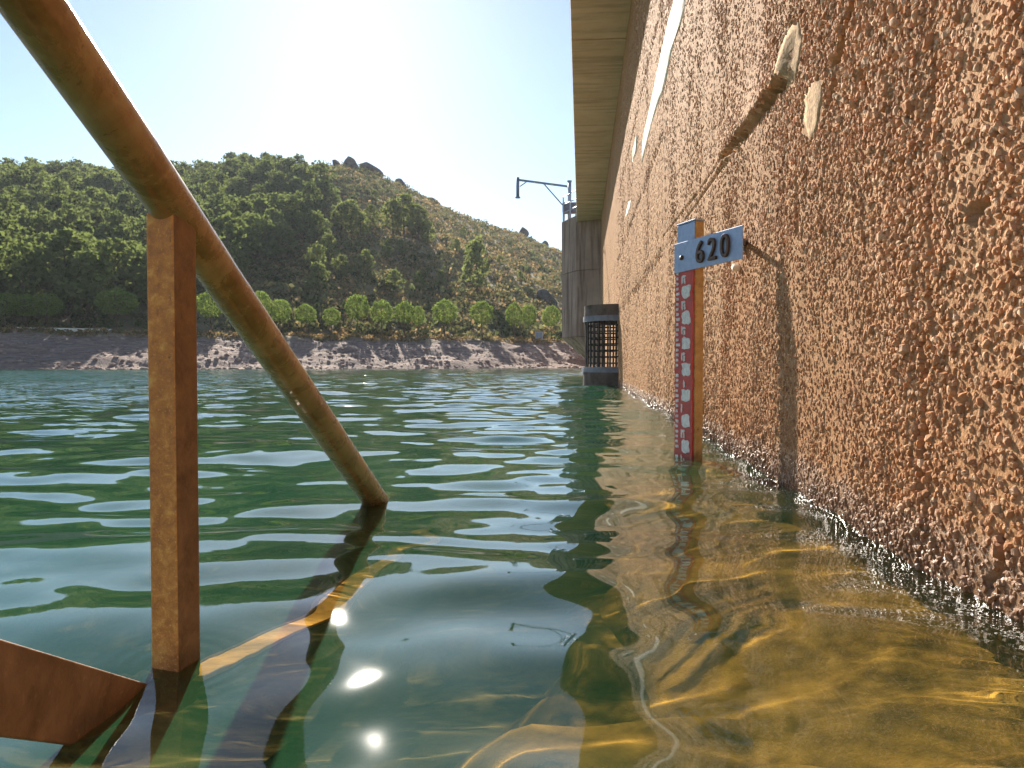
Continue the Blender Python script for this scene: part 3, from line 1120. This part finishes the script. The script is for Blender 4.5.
def blot(u0, u1, z0, z1, n_=14, jag=0.14):
    """worn enamel mark: a thin raised chip with uneven outline"""
    vs = []
    cu, cz_ = (u0 + u1) / 2, (z0 + z1) / 2
    for ring, o_ in ((1.0, 0.0105), (0.97, 0.0145)):
        for k in range(n_):
            a_ = 2 * math.pi * (k + 0.5) / n_
            c_, s_ = math.cos(a_), math.sin(a_)
            q = max(abs(c_), abs(s_))
            j = 1 + js[k]
            vs.append(gp(cu + (u1 - u0) / 2 * c_ / q * ring * j, cz_ + (z1 - z0) / 2 * s_ / q * ring * j, o_))
    fs = [(k, (k + 1) % n_, n_ + (k + 1) % n_, n_ + k) for k in range(n_)] + [tuple(range(n_, 2 * n_))]
    return vs, fs


period = (gz(690, 318, 0.07) - gz(690, 420.5, 0.07)) / 4
zfirst = gz(690, 318, 0.07)
for k in range(-2, 7):
    zc = zfirst - k * period
    js = rng.normal(0, 0.09, 14)
    if k >= -1:
        vs, fs = blot(0.066, 0.146, zc - period * 0.25, zc + period * 0.25)
        MB().add(vs, fs).build('graduation_block', M['white'], gauge)
    for q in range(5):
        zt = zc + period * (-0.42 + 0.2 * q) - period * 0.02
        js = rng.normal(0, 0.12, 14)
        L = 0.034 if q == 2 else 0.024
        if zt < zst - 0.02 and rng.random() < 0.9:
            vs, fs = blot(0.006, 0.006 + L * (0.8 + 0.4 * rng.random()), zt - 0.0075, zt + 0.0075)
            MB().add(vs, fs).build('graduation_tick', M['white'], gauge)
    # worn numeral remains under each block
    zn = zc - period * 0.5
    for (ua, ub, za, zb) in ((0.060, 0.072, -0.022, 0.020), (0.070, 0.098, 0.008, 0.020), (0.082, 0.096, -0.024, 0.004)):
        if zn + zb < zst - 0.01 and rng.random() < 0.75:
            js = rng.normal(0, 0.22, 14)
            vs, fs = blot(ua, ub, zn + za, zn + zb)
            MB().add(vs, fs).build('worn_numeral', M['white'], gauge)
# number board
BL = (E - Vector((A.x, A.y, 0))).length
zl0, zl1 = gz(690, 270.5, 0.0), gz(678, 243, 0.0)
bh = 0.155
zbm = (gz(741, 262, BL) + gz(741, 224, BL)) / 2 * 0.5 + (gz(697, 272, 0.12) + gz(697, 238, 0.12)) / 2 * 0.5
board = gbox('number_board', -0.006, BL, zbm - bh / 2, zbm + bh / 2, 0.014, 0.020, M['sky_tint_alu'], 0.002)
MB().tube([gp(0.075, zbm - 0.005, 0.018), gp(0.075, zbm - 0.005, 0.032)], [0.014, 0.011], 8).build('bolt', M['digit'], gauge, True)
rt = Matrix((bd, up, bn)).transposed()
for ch, u in (('6', BL * 0.36), ('2', BL * 0.54), ('0', BL * 0.72)):
    cu = bpy.data.curves.new('numeral', 'FONT')
    cu.body = ch
    cu.size = 0.155
    cu.extrude = 0.006
    cu.bevel_depth = 0.001
    to = bpy.data.objects.new('tmp', cu)
    col.objects.link(to)
    bpy.context.view_layer.update()
    me = bpy.data.meshes.new_from_object(to.evaluated_get(bpy.context.evaluated_depsgraph_get()))
    bpy.data.objects.remove(to)
    me.materials.clear()
    me.name = 'numeral'
    me.transform(Matrix.Translation(gp(u, zbm - 0.052, 0.026)) @ rt.to_4x4())
    link('numeral', me, M['digit'], gauge)
# bracket on the wall behind the board's end
wb = on_x(744, 244, WX)
MB().bar(gp(BL - 0.03, zbm + 0.02, 0.012), wb + Vector((0.01, 0, 0)), 0.018, 0.022).build('bracket', M['dark'], gauge, bevel=0.003)
MB().box(wb + Vector((-0.018, 0, 0)), (0.045, 0.04, 0.085), Matrix.Rotation(R(8), 3, 'X'), 0.7).build('bracket_foot', M['lime'], gauge, bevel=0.012)
wb = on_x(739, 267, WX)
MB().box(wb + Vector((-0.015, 0, 0)), (0.05, 0.07, 0.03), Matrix.Rotation(R(25), 3, 'X'), 0.7).build('bracket_foot', M['lime'], gauge, bevel=0.008)

# ------------------------------------------------------------------ trees
def leaf_cards(centres, size, r, up_bias=0.0):
    n_ = len(centres)
    a_ = r.normal(0, 1, (n_, 3))
    a_ /= np.linalg.norm(a_, axis=1, keepdims=True)
    b_ = r.normal(0, 1, (n_, 3))
    b_ -= a_ * (a_ * b_).sum(1, keepdims=True)
    b_ /= np.linalg.norm(b_, axis=1, keepdims=True)
    s_ = size * (0.6 + 0.8 * r.random((n_, 1)))
    t_ = s_ * (0.45 + 0.4 * r.random((n_, 1)))
    v = np.stack([centres - a_ * s_, centres - b_ * t_, centres + a_ * s_, centres + b_ * t_], 1)
    return v.reshape(-1, 3), np.arange(n_ * 4).reshape(-1, 4)


def crown_pine(seed, H, W):
    r = np.random.default_rng(seed)
    pts = []
    nc = 17
    for k in range(nc):
        t_ = (k + 0.5) / nc
        z = H * (0.24 + 0.70 * t_)
        prof = math.sin(math.pi * min(1, 0.18 + 0.80 * t_)) ** 0.7
        ra = W / 2 * prof * (0.25 + 0.75 * math.sqrt(r.random()))
        th = k * 2.4 + r.normal(0, 0.4)
        c = np.array([ra * math.cos(th), ra * math.sin(th), z])
        cr = W * (0.15 + 0.11 * r.random())
        m = 58
        d = r.normal(0, 1, (m, 3))
        d /= np.linalg.norm(d, axis=1, keepdims=True)
        d *= (0.55 + 0.5 * r.random((m, 1))) * cr
        d[:, 2] *= 0.72
        pts.append(c + d)
    top = np.array([0, 0, H * 0.95]) + r.normal(0, 1, (40, 3)) * np.array([W * 0.09, W * 0.09, H * 0.04])
    pts.append(top)
    return leaf_cards(np.concatenate(pts), 0.27, r)


def crown_stone(seed, H, W):
    r = np.random.default_rng(seed)
    m = 2200
    d = r.normal(0, 1, (m, 3))
    d /= np.linalg.norm(d, axis=1, keepdims=True)
    lump = 1 + 0.10 * np.sin(d[:, :1] * 5 + seed) * np.cos(d[:, 1:2] * 6 + seed * 2) + 0.06 * np.sin(d[:, 2:] * 9 + seed)
    d *= (0.62 + 0.40 * r.random((m, 1)) ** 0.5) * lump
    ch = H * 0.57
    c = np.array([0, 0, H - ch / 2])
    p = c + d * np.array([W / 2, W / 2, ch / 2])
    p[:, 2] = np.maximum(p[:, 2], H - ch * (0.93 + 0.05 * r.random(m)))
    return leaf_cards(p, 0.105, r)


def trunk_mesh(seed, H, W, bare):
    r = np.random.default_rng(seed)
    mb = MB()
    lean = r.normal(0, 0.03, 2)
    P = [(lean[0] * H * t_ + r.normal(0, 0.03), lean[1] * H * t_ + r.normal(0, 0.03), H * t_ - (0.4 if t_ == 0 else 0)) for t_ in (0, 0.2, 0.4, 0.6, 0.8, 0.92)]
    mb.tube(P, [0.024 * H, 0.02 * H, 0.016 * H, 0.012 * H, 0.007 * H, 0.002 * H], 7)
    for k in range(6):
        t_ = bare + (0.88 - bare) * k / 6
        th = k * 2.4
        z = H * t_
        L = W * 0.36 * (1 - 0.4 * t_)
        mb.tube([(lean[0] * z, lean[1] * z, z), (L * 0.5 * math.cos(th), L * 0.5 * math.sin(th), z + L * 0.25), (L * math.cos(th), L * math.sin(th), z + L * 0.6)], [0.009 * H, 0.006 * H, 0.002 * H], 5)
    return mb.mesh('trunk', True)


def kind_meshes(fn, seeds, H, W, m, bare):
    out = []
    for s_ in seeds:
        v, f = fn(s_, H, W)
        cm = mesh_np('crown', v, f, False)
        cm.materials.append(m)
        tm = trunk_mesh(s_ + 100, H, W, bare)
        tm.materials.append(M['bark'])
        out.append((cm, tm))
    return out


PINES = kind_meshes(crown_pine, range(1, 10), 7.0, 5.4, M['pine'], 0.25)
PINES2 = kind_meshes(crown_pine, range(21, 26), 7.0, 4.6, M['pine2'], 0.25)
STONES = kind_meshes(crown_stone, range(41, 46), 4.6, 3.3, M['stone'], 0.38)


def plant(kind, name, x, y, sc, label, group, szx=1.0):
    cm, tm = kind[int(rng.integers(len(kind)))]
    z = float(terrain_z(x, y))
    t = thing(name, label, 'tree', (x, y, z - 0.1), group)
    t.rotation_euler = (0, 0, rng.random() * 6.28)
    t.scale = (sc * szx, sc * szx, sc)
    for nm, me_ in (('trunk', tm), ('crown', cm)):
        o = bpy.data.objects.new(nm, me_)
        col.objects.link(o)
        o.parent = t
    return t


def spot(px, s):
    """ground point on a given sight bearing at s metres inland"""
    k = (px - 512) / F_PX
    yc_ = (SHORE + s * math.sqrt(1.36)) / (1 - 0.6 * k)
    return world_xy(k * yc_, yc_), yc_


# row of clipped-looking stone pines above the bank: (px, crown diameter px, crown top py)
for px, dia, top, s_ in ((281, 23, 299, 12), (306, 22, 304, 12), (332, 19, 307, 11.5), (358, 26, 294, 12), (382, 25, 300, 12), (405, 22, 301, 12.2), (418, 15, 306, 14), (445, 27, 300, 12), (482, 26, 301, 12), (514, 19, 303, 12), (529, 17, 304, 13), (551, 20, 305, 12), (211, 32, 291, 12), (262, 20, 291, 13), (6, 30, 292, 12), (27, 30, 293, 13), (48, 32, 293, 12), (118, 42, 288, 12)):
    (x, y), yc_ = spot(px, s_ + 7)
    zg = float(terrain_z(x, y))
    Hm = max(2.8, (364 - top) / F_PX * yc_ + 0.5 - zg)
    sc = Hm / 4.6
    plant(STONES, 'stone_pine', x, y, sc, 'round-crowned young stone pine in the row along the top of the far bank', 'stone pines in a row above the far bank', szx=0.9 * dia / F_PX * yc_ / 3.3 / sc)

# forest on the left half of the hill, scattered trees to the right
placed = []


def try_place(px, s, dmin):
    (x, y), yc_ = spot(px, s)
    for a_, b_ in placed:
        if (a_ - x) ** 2 + (b_ - y) ** 2 < dmin * dmin:
            return None
    placed.append((x, y))
    return x, y


nfor = 0
tries = 0
while nfor < 290 and tries < 9000:
    tries += 1
    px = rng.uniform(-70, 330)
    s = 24 + (RIDGE_S - 20) * rng.random() ** 0.9
    u = (s - 20) / (RIDGE_S - 20)
    edge = np.interp(u, [0, 0.12, 0.3, 0.5, 0.7, 0.85, 1.0], [120, 215, 290, 312, 300, 262, 250])
    if px > edge + rng.normal(0, 10):
        continue
    p = try_place(px, s, 4.7 + 1.7 * rng.random())
    if p is None:
        continue
    nfor += 1
    if u > 0.93:
        lab, grp = 'green pine on the skyline along the crest of the wood', 'pines on the wooded crest'
    elif u < 0.10:
        lab, grp = 'green pine at the foot of the wood just behind the stone pines', 'pines at the foot of the wood'
    elif px > edge - 22:
        lab, grp = 'green pine at the edge of the wood where the brown scrub begins', 'pines along the edge of the wood'
    else:
        lab, grp = 'bushy green pine inside the dense wood on the hillside', 'pines of the dense wood'
    plant(PINES, 'pine_tree', p[0], p[1], 0.88 + 0.55 * rng.random(), lab, grp, 0.9 + 0.3 * rng.random())
# clusters in the scrub: (px, py of base)
def s_for(px, py):
    best = None
    for s in np.linspace(21, RIDGE_S, 240):
        (x, y), yc_ = spot(px, s)
        e = 364 - (float(terrain_z(x, y)) - 0.5) / yc_ * F_PX
        if best is None or abs(e - py) < best[0]:
            best = (abs(e - py), s)
    return best[1]


for px, py, sc in ((405, 238, 1.35), (394, 236, 1.1), (418, 240, 1.1), (428, 246, 0.8), (412, 228, 0.9), (352, 238, 1.05), (343, 236, 0.9), (362, 242, 0.8), (372, 228, 0.7), (336, 226, 0.6),
                   (330, 262, 0.7), (388, 262, 0.55), (402, 258, 0.5), (318, 280, 0.8), (342, 282, 0.6), (366, 275, 0.6), (395, 295, 0.55), (440, 290, 0.5), (456, 255, 0.5), (300, 200, 0.8), (312, 192, 0.6),
                   (318, 296, 0.7), (420, 292, 0.5), (500, 268, 0.4), (376, 204, 0.5), (463, 240, 0.45), (520, 285, 0.4)):
    (x, y), _ = spot(px, s_for(px, py))
    plant(PINES2, 'pine_tree', x, y, sc * 1.1, 'loose yellow-green pine standing out of the brown scrub', 'pines scattered in the scrub', 1.0)
(x, y), _ = spot(477, s_for(477, 296))
plant(PINES2, 'pine_tree', x, y, 1.6, 'tall narrow pine standing alone in the scrub above the stone pine row', None, 0.75)

# ------------------------------------------------------------------ scrub (one mass)
def scrub(count, px0, px1, s0, s1, size, palette, cards, seed, pw=1.0, card=0.19):
    r = np.random.default_rng(seed)
    px = r.uniform(px0, px1, count)
    s = s0 + (s1 - s0) * r.random(count) ** pw
    k = (px - 512) / F_PX
    yc_ = (SHORE + s * math.sqrt(1.36)) / (1 - 0.6 * k)
    x, y = world_xy(k * yc_, yc_)
    z = terrain_z(x, y)
    sz = size * (0.45 + 0.9 * r.random(count) ** 1.5)
    d = r.normal(0, 1, (count, cards, 3))
    d /= np.linalg.norm(d, axis=2, keepdims=True)
    d *= (0.6 + 0.45 * r.random((count, cards, 1)))
    d[:, :, 2] = np.abs(d[:, :, 2]) * 0.85
    c = np.stack([x, y, z - 0.05], -1)[:, None, :] + d * sz[:, None, None]
    v, f = leaf_cards(c.reshape(-1, 3), card * size, r)
    pc = palette[r.integers(0, len(palette), count)] * (0.7 + 0.6 * r.random((count, 1)))
    cc = 1.18 * np.repeat(pc, cards, 0) * (0.75 + 0.5 * r.random((count * cards, 1)))
    return v, f, np.repeat(cc, 4, 0)


OL = np.array([(0.13, 0.125, 0.045), (0.17, 0.145, 0.055), (0.23, 0.165, 0.07), (0.27, 0.18, 0.08), (0.10, 0.11, 0.045), (0.19, 0.17, 0.07), (0.30, 0.21, 0.10)])
DK = np.array([(0.07, 0.085, 0.03), (0.09, 0.105, 0.04), (0.12, 0.12, 0.05)])
DRY = np.array([(0.32, 0.21, 0.10), (0.26, 0.17, 0.08), (0.14, 0.12, 0.05), (0.20, 0.15, 0.06)])
parts = [scrub(6000, 230, 640, 20, RIDGE_S + 4, 1.7, OL, 17, 71, 0.9),
         scrub(1500, -90, 320, 21, RIDGE_S + 4, 2.0, DK, 16, 72),
         scrub(420, 255, 640, 22, RIDGE_S, 2.6, DK * 0.9, 30, 73),
         scrub(900, -60, 640, 13.6, 15.8, 0.55, DRY, 14, 74, 1.0, 0.25),
         scrub(160, -60, 640, 21, 25, 1.0, DK, 18, 75)]
o_, Vs, Fs, Cs = 0, [], [], []
for v, f, c in parts:
    Vs.append(v)
    Fs.append(f + o_)
    Cs.append(c)
    o_ += len(v)
me = mesh_np('scrub', np.concatenate(Vs), np.concatenate(Fs), False)
colour_attr(me, np.concatenate(Cs))
tag(link('scrub', me, M['scrub']), 'brown and olive scrub covering the hillside and bank top', 'scrub', kind='stuff')


# ------------------------------------------------------------------ rocks
def rock_mesh(seed, fl=0.8):
    r = np.random.default_rng(seed)
    import bmesh
    bm = bmesh.new()
    bmesh.ops.create_icosphere(bm, subdivisions=3, radius=1.0)
    pl = [(Vector(r.normal(0, 1, 3)).normalized(), 0.45 + 0.4 * r.random()) for _ in range(14)]
    for v in bm.verts:
        for n_, d_ in pl:
            e = v.co.dot(n_) - d_
            if e > 0:
                v.co -= n_ * e
        v.co.z *= fl
    me = bpy.data.meshes.new('rock')
    bm.to_mesh(me)
    bm.free()
    return me


RK = [rock_mesh(s_) for s_ in range(4)]
for q, (px, py, wd, ht, lab) in enumerate(((337, 162, 10, 6, 'small dark rock beside the tallest crag on the hill crest'), (351, 163, 15, 9, 'tallest dark crag on the crest of the hill'),
                                 (374, 173, 24, 8, 'long low dark crag on the crest below the tallest one'), (402, 185, 13, 7, 'dark crag on the falling ridge below the long low one'),
                                 (434, 204, 14, 6, 'low dark rock half way down the ridge'),
                                 (523, 231, 10, 8, 'pointed dark rock on the low end of the ridge'), (545, 243, 8, 7, 'last small dark rock on the ridge beside the turret'),
                                 (547, 297, 22, 11, 'dark rock outcrop in the scrub next to the turret'))):
    s = RIDGE_S - 1 if q < 7 else s_for(px, py + 6)
    (x, y), yc_ = spot(px, s)
    zt = max(0.5 + (364 - py) / F_PX * yc_, float(terrain_z(x, y)) + ht / F_PX * yc_ * 0.75)
    o = link('rock', RK[q % 4], M['rock'])
    o.location = (x, y, zt - ht / F_PX * yc_ * 0.4)
    o.scale = (wd / F_PX * yc_ * 0.62, wd / F_PX * yc_ * 0.6, ht / F_PX * yc_ * 1.1)
    o.rotation_euler = (0.1, R(28), rng.random() * 0.6)
    tag(o, lab, 'rock', 'rocks on the hill')

# roadside cabinet and the kerb of the track
(x, y), yc_ = spot(539, 17.9)
zg = float(terrain_z(x, y))
cab = thing('roadside_cabinet', 'small grey cabinet standing between two stone pines on the bank top', 'cabinet', (x, y, zg))
MB().box((x, y, zg + 0.05), (1.25, 0.8, 0.3)).build('plinth', M['tower'], cab)
MB().box((x, y, zg + 0.78), (1.1, 0.65, 1.15)).build('body', M['galv'], cab, bevel=0.03)
for dx in (-0.27, 0.27):
    MB().box((x + dx, y - 0.34, zg + 0.78), (0.50, 0.03, 1.02)).build('door', M['crane'], cab)
MB().box((x, y, zg + 1.40), (1.25, 0.85, 0.08)).build('roof', M['crane'], cab)
mbk = MB()
kp = []
for px in np.linspace(14, 112, 14):
    (x, y), _ = spot(px, 15.45)
    kp.append(Vector((x, y, float(terrain_z(x, y)) + 0.16)))
for a, b in zip(kp[:-1], kp[1:]):
    mbk.bar(a, b, 0.22, 0.42)
tag(mbk.build('kerb', M['lime']), 'long pale low kerb edging the track below the left stone pines', 'kerb')

# stones littering the drawdown bank
r = np.random.default_rng(9)
sv_, sf_ = [], []
src = [np.array([v.co[:] for v in m_.vertices]) for m_ in (rock_mesh(30), rock_mesh(31))]
import bmesh
lowv = []
for s_ in range(4):
    bm = bmesh.new()
    bmesh.ops.create_icosphere(bm, subdivisions=1, radius=1.0)
    rr_ = np.random.default_rng(200 + s_)
    vv = np.array([v.co[:] for v in bm.verts]) * (0.7 + 0.5 * rr_.random((len(bm.verts), 1)))
    ff = np.array([[v.index for v in f.verts] for f in bm.faces])
    bm.free()
    lowv.append((vv, ff))
off = 0
for k in range(2600):
    px = r.uniform(-40, 640)
    s = r.random() ** 1.3 * 14.5
    (x, y), _ = spot(px, s)
    z = float(terrain_z(x, y))
    vv, ff = lowv[k % 4]
    sz = 0.07 + 0.26 * r.random() ** 4
    a_ = r.random() * 6.28
    rm_ = np.array([[math.cos(a_), -math.sin(a_), 0], [math.sin(a_), math.cos(a_), 0], [0, 0, 1]])
    sv_.append((vv * np.array([1.3, 0.9, 0.7]) * sz) @ rm_.T + np.array([x, y, z]))
    sf_.append(ff + off)
    off += len(vv)
tag(link('bank_stones', mesh_np('bank_stones', np.concatenate(sv_), np.concatenate(sf_), False), M['bankstone']), 'pale stones littering the bare bank above the far waterline', 'stones', kind='stuff')

# ------------------------------------------------------------------ haze
hb = NT('haze')
pv = hb.n('ShaderNodeVolumePrincipled')
pv.inputs['Color'].default_value = (0.86, 0.92, 1.0, 1)
pv.inputs['Density'].default_value = 0.00016
pv.inputs['Anisotropy'].default_value = 0.2
hb.l(pv.outputs[0], hb.out.inputs['Volume'])
vmax = float(TZ.max()) + 16
hz_ = MB().box((-110, 240, (vmax - 9.0) / 2), (1100, 900, vmax + 9.0)).build('haze', hb.m)
tag(hz_, kind='stuff')
